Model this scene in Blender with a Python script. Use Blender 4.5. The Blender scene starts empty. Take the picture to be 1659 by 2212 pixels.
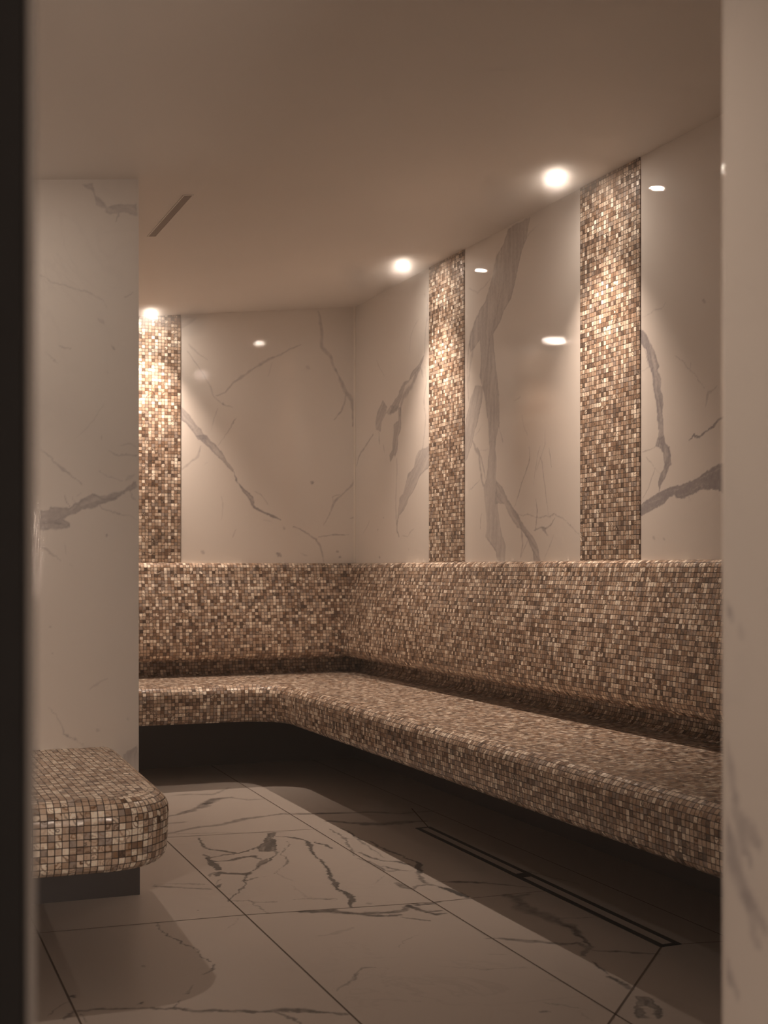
import bpy, bmesh, math
import numpy as np
from mathutils import Vector

SC = bpy.context.scene
COL = SC.collection

# ------------------------------------------------------------------ camera, world, exposure
YAW = math.atan(1140.0 / 2880.0)
EYE = 0.976
cam_d = bpy.data.cameras.new('camera')
cam = bpy.data.objects.new('camera', cam_d)
COL.objects.link(cam)
cam.location = (0.0, 0.0, EYE)
cam.rotation_euler = (math.radians(90), 0.0, -YAW)
cam_d.sensor_fit = 'VERTICAL'
cam_d.sensor_height = 36.0
cam_d.lens = 36.0 * 2880.0 / 2212.0
cam_d.shift_y = 122.0 / 2212.0
cam_d.clip_start = 0.05
cam_d.dof.use_dof = True
cam_d.dof.focus_distance = 4.3
cam_d.dof.aperture_fstop = 5.6
SC.camera = cam

world = bpy.data.worlds.new('world')
SC.world = world
world.use_nodes = True
world.node_tree.nodes['Background'].inputs[0].default_value = (0.9, 0.82, 0.8, 1)
world.node_tree.nodes['Background'].inputs[1].default_value = 0.03

# thin steam fills the whole room
STEAM_EVEN = 0.007
_wt = world.node_tree
_s2 = _wt.nodes.new('ShaderNodeVolumeScatter'); _s2.inputs['Density'].default_value = STEAM_EVEN; _s2.inputs['Anisotropy'].default_value = 0.2
_wt.links.new(_s2.outputs[0], _wt.nodes['World Output'].inputs['Volume'])

SC.view_settings.view_transform = 'Standard'
SC.view_settings.look = 'None'
SC.view_settings.exposure = -0.36
SC.view_settings.gamma = 1.0
SC.view_settings.use_curve_mapping = False
SC.cycles.use_denoising = True
SC.cycles.max_bounces = 7
SC.cycles.diffuse_bounces = 5
SC.cycles.glossy_bounces = 4
SC.cycles.volume_bounces = 1
SC.cycles.sample_clamp_indirect = 4.0
SC.cycles.caustics_reflective = False
SC.cycles.use_adaptive_sampling = True
SC.cycles.adaptive_threshold = 0.11
SC.cycles.adaptive_min_samples = 16
SC.cycles.volume_step_rate = 2.0

SPOT_COLOR = (1.0, 0.76, 0.59)
SPOT_POWER = 116.0
SPOT_ANGLE = 82.0
LENS_GLOW = 700.0
FILL_POWER = 46.0

# added soft fill light behind the camera, aimed through the doorway
ld = bpy.data.lights.new('fill_light', 'AREA')
ld.shape = 'DISK'; ld.size = 0.6; ld.energy = FILL_POWER; ld.color = (1.0, 0.78, 0.62)
lo = bpy.data.objects.new('fill_light', ld); COL.objects.link(lo)
lo.location = (0.88, -0.95, 1.1); lo.rotation_euler = (math.radians(90), 0, math.radians(8))

# ------------------------------------------------------------------ room measures (metres)
XR, YB = 2.40, 6.47            # right wall, back wall
XL = -0.90                     # left end of the room
YP, XP = 3.99, 0.788           # face and right edge of the projecting left wall
YF0, YF1 = 0.77, 1.17          # wall with the doorway
XD0, XD1 = 0.0945, 0.832       # doorway
TOP = 2.33
SLOPE = 0.115
def ceil_z(x): return TOP - SLOPE * (XR - x)
P = 0.016                      # mosaic pitch

# ------------------------------------------------------------------ helpers
def put(o, label=None, cat=None, group=None, kind=None):
    if label: o['label'] = label
    if cat: o['category'] = cat
    if group: o['group'] = group
    if kind: o['kind'] = kind
    return o

def empty(name, loc=(0, 0, 0)):
    o = bpy.data.objects.new(name, None); COL.objects.link(o); o.location = loc
    o.empty_display_size = 0.1
    return o

def mesh_obj(name, verts, faces, mats, parent=None, uvs=None, smooth=False, midx=None):
    """uvs: per-vertex uv list (shared per loop) or None"""
    me = bpy.data.meshes.new(name)
    me.from_pydata([tuple(v) for v in verts], [], faces)
    for m in (mats if isinstance(mats, (list, tuple)) else [mats]): me.materials.append(m)
    if uvs is not None:
        ul = me.uv_layers.new(name='UVMap')
        li = np.empty(len(me.loops), np.int32); me.loops.foreach_get('vertex_index', li)
        a = np.asarray(uvs, np.float32)[li]
        ul.data.foreach_set('uv', a.ravel())
    if midx is not None: me.polygons.foreach_set('material_index', np.asarray(midx, np.int32))
    if smooth: me.polygons.foreach_set('use_smooth', np.ones(len(me.polygons), bool))
    me.update()
    o = bpy.data.objects.new(name, me); COL.objects.link(o)
    if parent is not None:
        o.parent = parent
        o.location = -Vector(parent.location)
    return o

def box_data(x0, x1, y0, y1, z0, z1):
    v = [(x0,y0,z0),(x1,y0,z0),(x1,y1,z0),(x0,y1,z0),(x0,y0,z1),(x1,y0,z1),(x1,y1,z1),(x0,y1,z1)]
    f = [(0,3,2,1),(4,5,6,7),(0,1,5,4),(1,2,6,5),(2,3,7,6),(3,0,4,7)]
    return v, f

def add(V, Fs, v, f):
    n = len(V); V.extend(v); Fs.extend([tuple(i + n for i in q) for q in f])

# value noise for the natural waver of the stone veins
_rng = np.random.RandomState(7)
_T = _rng.rand(256, 256)
def vnoise(x, y):
    xi = np.floor(x).astype(int); yi = np.floor(y).astype(int)
    fx = x - xi; fy = y - yi
    fx = fx*fx*(3-2*fx); fy = fy*fy*(3-2*fy)
    a = _T[xi % 256, yi % 256]; b = _T[(xi+1) % 256, yi % 256]
    c = _T[xi % 256, (yi+1) % 256]; d = _T[(xi+1) % 256, (yi+1) % 256]
    return (a*(1-fx)+b*fx)*(1-fy)+(c*(1-fx)+d*fx)*fy - 0.5

def seg_dist(px, py, ax, ay, bx, by):
    dx, dy = bx-ax, by-ay
    L2 = dx*dx+dy*dy + 1e-12
    t = np.clip(((px-ax)*dx+(py-ay)*dy)/L2, 0, 1)
    return np.hypot(px-ax-t*dx, py-ay-t*dy), t

def vein_mask(A, B, veins, amp=0.0035, gain=1.0):
    """darkness of the stone veins at plane coordinates A,B (2-D arrays)"""
    wa = A + amp*1.6*vnoise(A*38, B*38) + amp*1.2*vnoise(A*110+9, B*110) + amp*0.8*vnoise(A*260, B*260+5)
    wb = B + amp*1.6*vnoise(A*38+71, B*38+33) + amp*1.2*vnoise(A*110+40, B*110+77) + amp*0.8*vnoise(A*260+31, B*260)
    out = np.ones_like(A)
    a1 = A[:, 0]; b1 = B[0, :]
    for st, w, pts in veins:
        xs = [p[0] for p in pts]; ys = [p[1] for p in pts]
        pad = 0.03 + w
        i0, i1 = np.searchsorted(a1, [min(xs)-pad, max(xs)+pad]); j0, j1 = np.searchsorted(b1, [min(ys)-pad, max(ys)+pad])
        if i1 <= i0 or j1 <= j0: continue
        px = wa[i0:i1, j0:j1]; py = wb[i0:i1, j0:j1]
        if w == 0:
            d = np.full(px.shape, 9.0); ins = np.zeros(px.shape, bool)
            for k in range(len(pts)):
                ax, ay = pts[k]; bx, by = pts[(k+1) % len(pts)]
                dd, _ = seg_dist(px, py, ax, ay, bx, by); d = np.minimum(d, dd)
                if by != ay:
                    c = ((ay > py) != (by > py)) & (px < (bx-ax)*(py-ay)/(by-ay)+ax)
                    ins ^= c
            sd = np.where(ins, -d, d)
            m = np.clip(0.5 - sd/0.005, 0, 1)
            pc = np.array(pts) - np.mean(pts, 0)                       # bedding streaks run along the band
            ev_, ew_ = np.linalg.eigh(pc.T @ pc); dx_, dy_ = ew_[:, 1]
            al = px*dx_ + py*dy_; ac = -px*dy_ + py*dx_
            sk_ = vnoise(ac*95+3, al*9) + 0.6*vnoise(ac*240, al*20+8)
            m = m*(0.84 + 0.55*sk_ + 0.25*vnoise(px*160, py*160)) + 0.42*np.exp(-(sd/0.0035)**2)*m
        else:
            m = np.zeros(px.shape)
            n = len(pts)-1
            for k in range(n):
                dd, t = seg_dist(px, py, *pts[k], *pts[k+1])
                s = (k+t)/n
                ww = w*(0.55 + 0.6*np.sin(np.pi*np.clip(s, 0.06, 0.94))) * (1 + 0.9*vnoise(px*30+3, py*30))
                ww = np.maximum(ww, 0.0018)
                soft = np.maximum(0.0028, 0.45*ww)
                m = np.maximum(m, np.clip((ww*0.5 + soft*0.5 - dd)/soft, 0, 1))
            m = m*(0.85 + 0.6*vnoise(px*70+11, py*70))
        out[i0:i1, j0:j1] *= 1 - np.clip(gain*st*m, 0, 0.92)
    return 1 - out

def dense(lo, hi, segs):
    """1-D coordinates: coarse between lo and hi, fine inside the listed (a,b,step) spans"""
    c = [lo]
    for a, b, s in segs:
        c += list(np.arange(c[-1], a, 0.12)[1:]) if a - c[-1] > 0.12 else []
        c += list(np.linspace(a, b, max(2, int(round((b-a)/s)))))
    c += list(np.arange(c[-1], hi, 0.12)[1:]) + [hi]
    return np.unique(np.round(np.array(c), 6))

def grid_mesh(name, us, vs, fn, veins, mats, flip=False, extra=None, amp=0.0035, gain=1.0):
    """rectangular stone face: fn(U,V) -> (X,Y,Z); 'vein' float attribute; extra = (verts, faces) given material 1"""
    U, V = np.meshgrid(us, vs, indexing='ij')
    X, Y, Z = fn(U, V)
    nu, nv = len(us), len(vs)
    co = np.stack([X+0*U, Y+0*U, Z+0*U], -1).reshape(-1, 3)
    idx = np.arange(nu*nv).reshape(nu, nv)
    q = np.stack([idx[:-1, :-1], idx[1:, :-1], idx[1:, 1:], idx[:-1, 1:]], -1).reshape(-1, 4)
    if flip: q = q[:, ::-1]
    m = vein_mask(U, V, veins, amp, gain).reshape(-1)
    nf = len(q); midx = np.zeros(nf, np.int32)
    if extra:
        ev, ef = extra
        n0 = len(co)
        co = np.vstack([co, np.array(ev)])
        q = np.vstack([q, np.array(ef)+n0]); m = np.concatenate([m, np.zeros(len(ev))])
        midx = np.concatenate([midx, np.ones(len(ef), np.int32)])
    me = bpy.data.meshes.new(name)
    me.vertices.add(len(co)); me.vertices.foreach_set('co', co.astype(np.float32).ravel())
    me.loops.add(len(q)*4); me.loops.foreach_set('vertex_index', q.astype(np.int32).ravel())
    me.polygons.add(len(q)); me.polygons.foreach_set('loop_start', np.arange(0, len(q)*4, 4, dtype=np.int32))
    for mt in mats: me.materials.append(mt)
    me.polygons.foreach_set('material_index', midx)
    me.update(calc_edges=True); me.validate()
    at = me.attributes.new('vein', 'FLOAT', 'POINT'); at.data.foreach_set('value', m.astype(np.float32))
    o = bpy.data.objects.new(name, me); COL.objects.link(o)
    return o

# ------------------------------------------------------------------ materials
class NT:
    def __init__(s, name):
        s.m = bpy.data.materials.new(name); s.m.use_nodes = True
        s.t = s.m.node_tree; s.b = s.t.nodes['Principled BSDF']; s.out = s.t.nodes['Material Output']
    def n(s, typ, **kw):
        nd = s.t.nodes.new(typ)
        for k, v in kw.items(): setattr(nd, k, v)
        return nd
    def l(s, a, b): s.t.links.new(a, b)
    def setin(s, sock, v):
        if hasattr(v, 'is_output') or isinstance(v, bpy.types.NodeSocket): s.l(v, sock)
        else: sock.default_value = v
    def math(s, op, a, b=None, c=None, clamp=False):
        nd = s.n('ShaderNodeMath', operation=op, use_clamp=clamp)
        for i, v in enumerate((a, b, c)):
            if v is not None: s.setin(nd.inputs[i], v)
        return nd.outputs[0]
    def vmath(s, op, a, b=None, scale=None):
        nd = s.n('ShaderNodeVectorMath', operation=op)
        s.setin(nd.inputs[0], a)
        if b is not None: s.setin(nd.inputs[1], b)
        if scale is not None: s.setin(nd.inputs['Scale'], scale)
        return nd.outputs[0]
    def mix(s, f, a, b, mode='MIX'):
        nd = s.n('ShaderNodeMix', data_type='RGBA', blend_type=mode)
        s.setin(nd.inputs[0], f); s.setin(nd.inputs[6], a); s.setin(nd.inputs[7], b)
        return nd.outputs[2]
    def noise(s, vec, scale, detail=3, rough=0.5, dist=0.0):
        nd = s.n('ShaderNodeTexNoise'); s.l(vec, nd.inputs['Vector'])
        nd.inputs['Scale'].default_value = scale; nd.inputs['Detail'].default_value = detail
        nd.inputs['Roughness'].default_value = rough; nd.inputs['Distortion'].default_value = dist
        return nd.outputs['Fac']
    def ramp(s, f, stops, interp='LINEAR'):
        nd = s.n('ShaderNodeValToRGB'); s.l(f, nd.inputs[0]); r = nd.color_ramp; r.interpolation = interp
        r.elements[0].position = stops[0][0]; r.elements[0].color = (*stops[0][1], 1)
        r.elements[1].position = stops[-1][0]; r.elements[1].color = (*stops[-1][1], 1)
        for p, c in stops[1:-1]:
            e = r.elements.new(p); e.color = (*c, 1)
        return nd.outputs[0]
    def set(s, **kw):
        for k, v in kw.items(): s.setin(s.b.inputs[k.replace('_', ' ')], v)
        return s

def plain(name, col, rough=0.5, metal=0.0):
    t = NT(name); t.set(Base_Color=(*col, 1), Roughness=rough, Metallic=metal)
    obj = t.n('ShaderNodeTexCoord').outputs['Object']
    n = t.noise(obj, 40, 3)
    t.l(t.math('ADD', t.math('MULTIPLY', n, 0.12), rough-0.06), t.b.inputs['Roughness'])
    return t.m

def marble(name, base, vein, rough, streak=0.0, film=0.0, spec=0.5, hair=0.12):
    t = NT(name)
    obj = t.n('ShaderNodeTexCoord').outputs['Object']
    at = t.n('ShaderNodeAttribute', attribute_name='vein').outputs['Fac']
    cloud = t.noise(obj, 1.7, 4, 0.55, 0.6)
    fine = t.noise(obj, 60, 3, 0.6)
    col = t.mix(t.math('MULTIPLY', cloud, 0.5), (*base, 1), (base[0]*0.88, base[1]*0.86, base[2]*0.85, 1))
    # faint hairlines that no camera could place exactly
    hl = t.noise(obj, 2.3, 5, 0.6, 1.2)
    h = t.math('ABSOLUTE', t.math('SUBTRACT', hl, 0.5))
    h = t.math('SUBTRACT', 1.0, t.math('MULTIPLY', h, 60.0), clamp=True)
    patch = t.math('MULTIPLY', t.math('SUBTRACT', t.noise(obj, 1.1, 2), 0.5), 2.2, clamp=True)
    h = t.math('MULTIPLY', t.math('MULTIPLY', h, patch), hair)
    v = t.math('MULTIPLY', at, t.math('ADD', 0.78, t.math('MULTIPLY', fine, 0.45)))
    v = t.math('ADD', v, h, clamp=True)
    if streak > 0:
        mp = t.n('ShaderNodeMapping'); t.l(obj, mp.inputs[0]); mp.inputs['Scale'].default_value = (3, 24, 3)
        sn = t.noise(mp.outputs[0], 3.0, 5, 0.65, 0.4)
        sv = t.math('MULTIPLY', t.math('SUBTRACT', sn, 0.62), streak*4, clamp=True)
        v = t.math('ADD', v, sv, clamp=True)
    col = t.mix(v, col, (*vein, 1))
    t.set(Base_Color=col)
    t.b.inputs['Specular IOR Level'].default_value = spec
    t.l(t.math('ADD', t.math('MULTIPLY', fine, 0.04), rough-0.02), t.b.inputs['Roughness'])
    if film > 0:   # film of condensed water running down the polished stone
        mp = t.n('ShaderNodeMapping'); t.l(obj, mp.inputs[0]); mp.inputs['Scale'].default_value = (230, 230, 140)
        b = t.n('ShaderNodeBump'); b.inputs['Strength'].default_value = film; b.inputs['Distance'].default_value = 0.001
        t.l(t.noise(mp.outputs[0], 1.0, 3, 0.6), b.inputs['Height'])
        t.l(b.outputs[0], t.b.inputs['Normal'])
    return t.m

def mosaic(name, pitch=P, tilt=0.075, lift=1.0, pale=0.0):
    t = NT(name)
    uv = t.n('ShaderNodeUVMap').outputs[0]
    g = t.vmath('SCALE', uv, scale=1.0/pitch)
    cell = t.vmath('FLOOR', g)
    fr = t.vmath('FRACTION', g)
    w1 = t.n('ShaderNodeTexWhiteNoise', noise_dimensions='3D'); t.l(cell, w1.inputs['Vector'])
    w2 = t.n('ShaderNodeTexWhiteNoise', noise_dimensions='3D')
    t.l(t.vmath('ADD', cell, (37.3, 11.7, 5.1)), w2.inputs['Vector'])
    r = w1.outputs['Value']; rc = t.n('ShaderNodeSeparateColor'); t.l(w1.outputs['Color'], rc.inputs[0])
    rd = t.n('ShaderNodeSeparateColor'); t.l(w2.outputs['Color'], rd.inputs[0])
    # grout lines, tiles not perfectly equal
    sp = t.n('ShaderNodeSeparateXYZ'); t.l(fr, sp.inputs[0])
    def edge(s_, o_):
        a = t.math('ADD', sp.outputs[s_], t.math('MULTIPLY', t.math('SUBTRACT', o_, 0.5), 0.05))
        return t.math('ABSOLUTE', t.math('SUBTRACT', a, 0.5))
    ex = edge('X', rd.outputs[0]); ey = edge('Y', rd.outputs[1])
    mx = t.math('MAXIMUM', ex, ey)
    grout = t.n('ShaderNodeMapRange', interpolation_type='SMOOTHSTEP'); t.l(mx, grout.inputs[0])
    grout.inputs[1].default_value = 0.42; grout.inputs[2].default_value = 0.455
    gm = grout.outputs[0]
    # shell growth bands inside each tile
    loc = t.vmath('SUBTRACT', fr, t.vmath('MULTIPLY', w2.outputs['Color'], (1.2, 1.2, 0.0)))
    off = t.vmath('ADD', loc, t.vmath('SCALE', cell, scale=3.17))
    nz = t.noise(off, 1.5, 3, 0.55, 0.8)
    ln = t.n('ShaderNodeVectorMath', operation='LENGTH'); t.l(loc, ln.inputs[0])
    ring = t.math('ADD', t.math('MULTIPLY', ln.outputs['Value'], 1.25), nz)
    ringf = t.math('FRACT', t.math('MULTIPLY', ring, t.math('ADD', 0.6, t.math('MULTIPLY', rd.outputs[2], 1.3))))
    band = t.n('ShaderNodeMapRange', interpolation_type='SMOOTHSTEP'); t.l(ringf, band.inputs[0])
    band.inputs[1].default_value = 0.60; band.inputs[2].default_value = 0.76
    L_ = lift*1.6
    r_ = t.math('POWER', r, 1.0/(1.0+pale)) if pale else r
    base = t.ramp(r_, [(0.0, (.06*L_, .042*L_, .034*L_)), (.09, (.15*L_, .10*L_, .073*L_)), (.27, (.235*L_, .20*L_, .18*L_)),
                      (.40, (.285*L_, .21*L_, .158*L_)), (.58, (.39*L_, .31*L_, .248*L_)), (.74, (.50*L_, .425*L_, .355*L_)), (.87, (.68*L_, .62*L_, .54*L_))], 'CONSTANT')
    bandcol = t.ramp(rc.outputs[1], [(0, (.16, .085, .045)), (.35, (.33, .19, .10)), (.6, (.17, .14, .12)), (.8, (.68, .6, .5))], 'CONSTANT')
    bamt = t.math('MULTIPLY', band.outputs[0], t.math('MULTIPLY', rc.outputs[2], 1.0))
    col = t.mix(bamt, base, bandcol)
    col = t.mix(t.math('MULTIPLY', t.math('SUBTRACT', nz, 0.42), 1.1, clamp=True), col, (.30*L_, .2*L_, .13*L_, 1))
    col = t.mix(gm, col, (.04, .026, .02, 1))
    t.set(Base_Color=col)
    t.l(t.math('ADD', t.math('MULTIPLY', gm, 0.5), t.math('ADD', 0.2, t.math('MULTIPLY', rd.outputs[2], 0.18))), t.b.inputs['Roughness'])
    t.b.inputs['Specular IOR Level'].default_value = 0.6
    # each tile sits at a slightly different angle
    geo = t.n('ShaderNodeNewGeometry').outputs['Normal']
    tg = t.n('ShaderNodeTangent', direction_type='UV_MAP').outputs[0]
    bt = t.vmath('CROSS_PRODUCT', geo, tg)
    keep = t.math('SUBTRACT', 1.0, gm)
    kx = t.math('ADD', t.math('MULTIPLY', t.math('SUBTRACT', rc.outputs[0], 0.5), tilt*2), t.math('MULTIPLY', t.math('SUBTRACT', nz, 0.5), tilt*1.6))
    ky = t.math('ADD', t.math('MULTIPLY', t.math('SUBTRACT', rd.outputs[1], 0.5), tilt*2), t.math('MULTIPLY', t.math('SUBTRACT', ringf, 0.5), tilt*0.7))
    nn = t.vmath('ADD', geo, t.vmath('ADD', t.vmath('SCALE', tg, scale=t.math('MULTIPLY', kx, keep)), t.vmath('SCALE', bt, scale=t.math('MULTIPLY', ky, keep))))
    nn = t.vmath('NORMALIZE', nn)
    b = t.n('ShaderNodeBump'); b.inputs['Strength'].default_value = 0.35; b.inputs['Distance'].default_value = 0.0012
    t.l(keep, b.inputs['Height']); t.l(nn, b.inputs['Normal'])
    t.l(b.outputs[0], t.b.inputs['Normal'])
    return t.m

M_WALL = marble('polished_marble', (.86, .83, .80), (.34, .325, .35), 0.028, film=0.07)
M_FLOOR = marble('honed_marble', (.46, .42, .39), (.075, .07, .068), 0.42, streak=0.10, spec=0.35, hair=0.4)
M_CEIL = NT('ceiling_plaster')
_o = M_CEIL.n('ShaderNodeTexCoord').outputs['Object']
_c = M_CEIL.noise(_o, 2.2, 4, 0.6, 0.4)
M_CEIL.set(Base_Color=M_CEIL.mix(_c, (.78, .75, .72, 1), (.82, .79, .76, 1)), Roughness=0.55)
_b = M_CEIL.n('ShaderNodeBump'); _b.inputs['Strength'].default_value = 0.12; _b.inputs['Distance'].default_value = 0.002
M_CEIL.l(M_CEIL.noise(_o, 130, 4, 0.6), _b.inputs['Height']); M_CEIL.l(_b.outputs[0], M_CEIL.b.inputs['Normal'])
M_CEIL = M_CEIL.m
M_MOSAIC = mosaic('shell_mosaic')
M_MOSAIC_PALE = mosaic('pale_shell_mosaic', lift=1.1, pale=0.9)
M_DARKSTONE = plain('dark_stone', (.095, .088, .093), 0.4)
M_GROUT = plain('floor_grout', (.10, .075, .06), 0.8)
M_SILICONE = plain('pale_silicone', (.85, .8, .74), 0.4)
M_DRAIN = plain('slot_black', (.02, .019, .022), 0.45, 0.3)  # black colour stands in for the dark of the open slots
M_JAMBSHADE = plain('shaded_door_wall', (.008, .0075, .0075), 0.8); M_JAMBSHADE.node_tree.nodes['Principled BSDF'].inputs['Specular IOR Level'].default_value = 0.08  # near-black colour stands in for the unlit outer face
M_JAMBTRIM = plain('door_trim_metal', (.11, .10, .094), 0.9); M_JAMBTRIM.node_tree.nodes['Principled BSDF'].inputs['Specular IOR Level'].default_value = 0.1
M_VENT = plain('vent_dark', (.30, .26, .24), 0.6)
M_RING = plain('lamp_ring', (.75, .7, .64), 0.3, 0.2)

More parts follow.
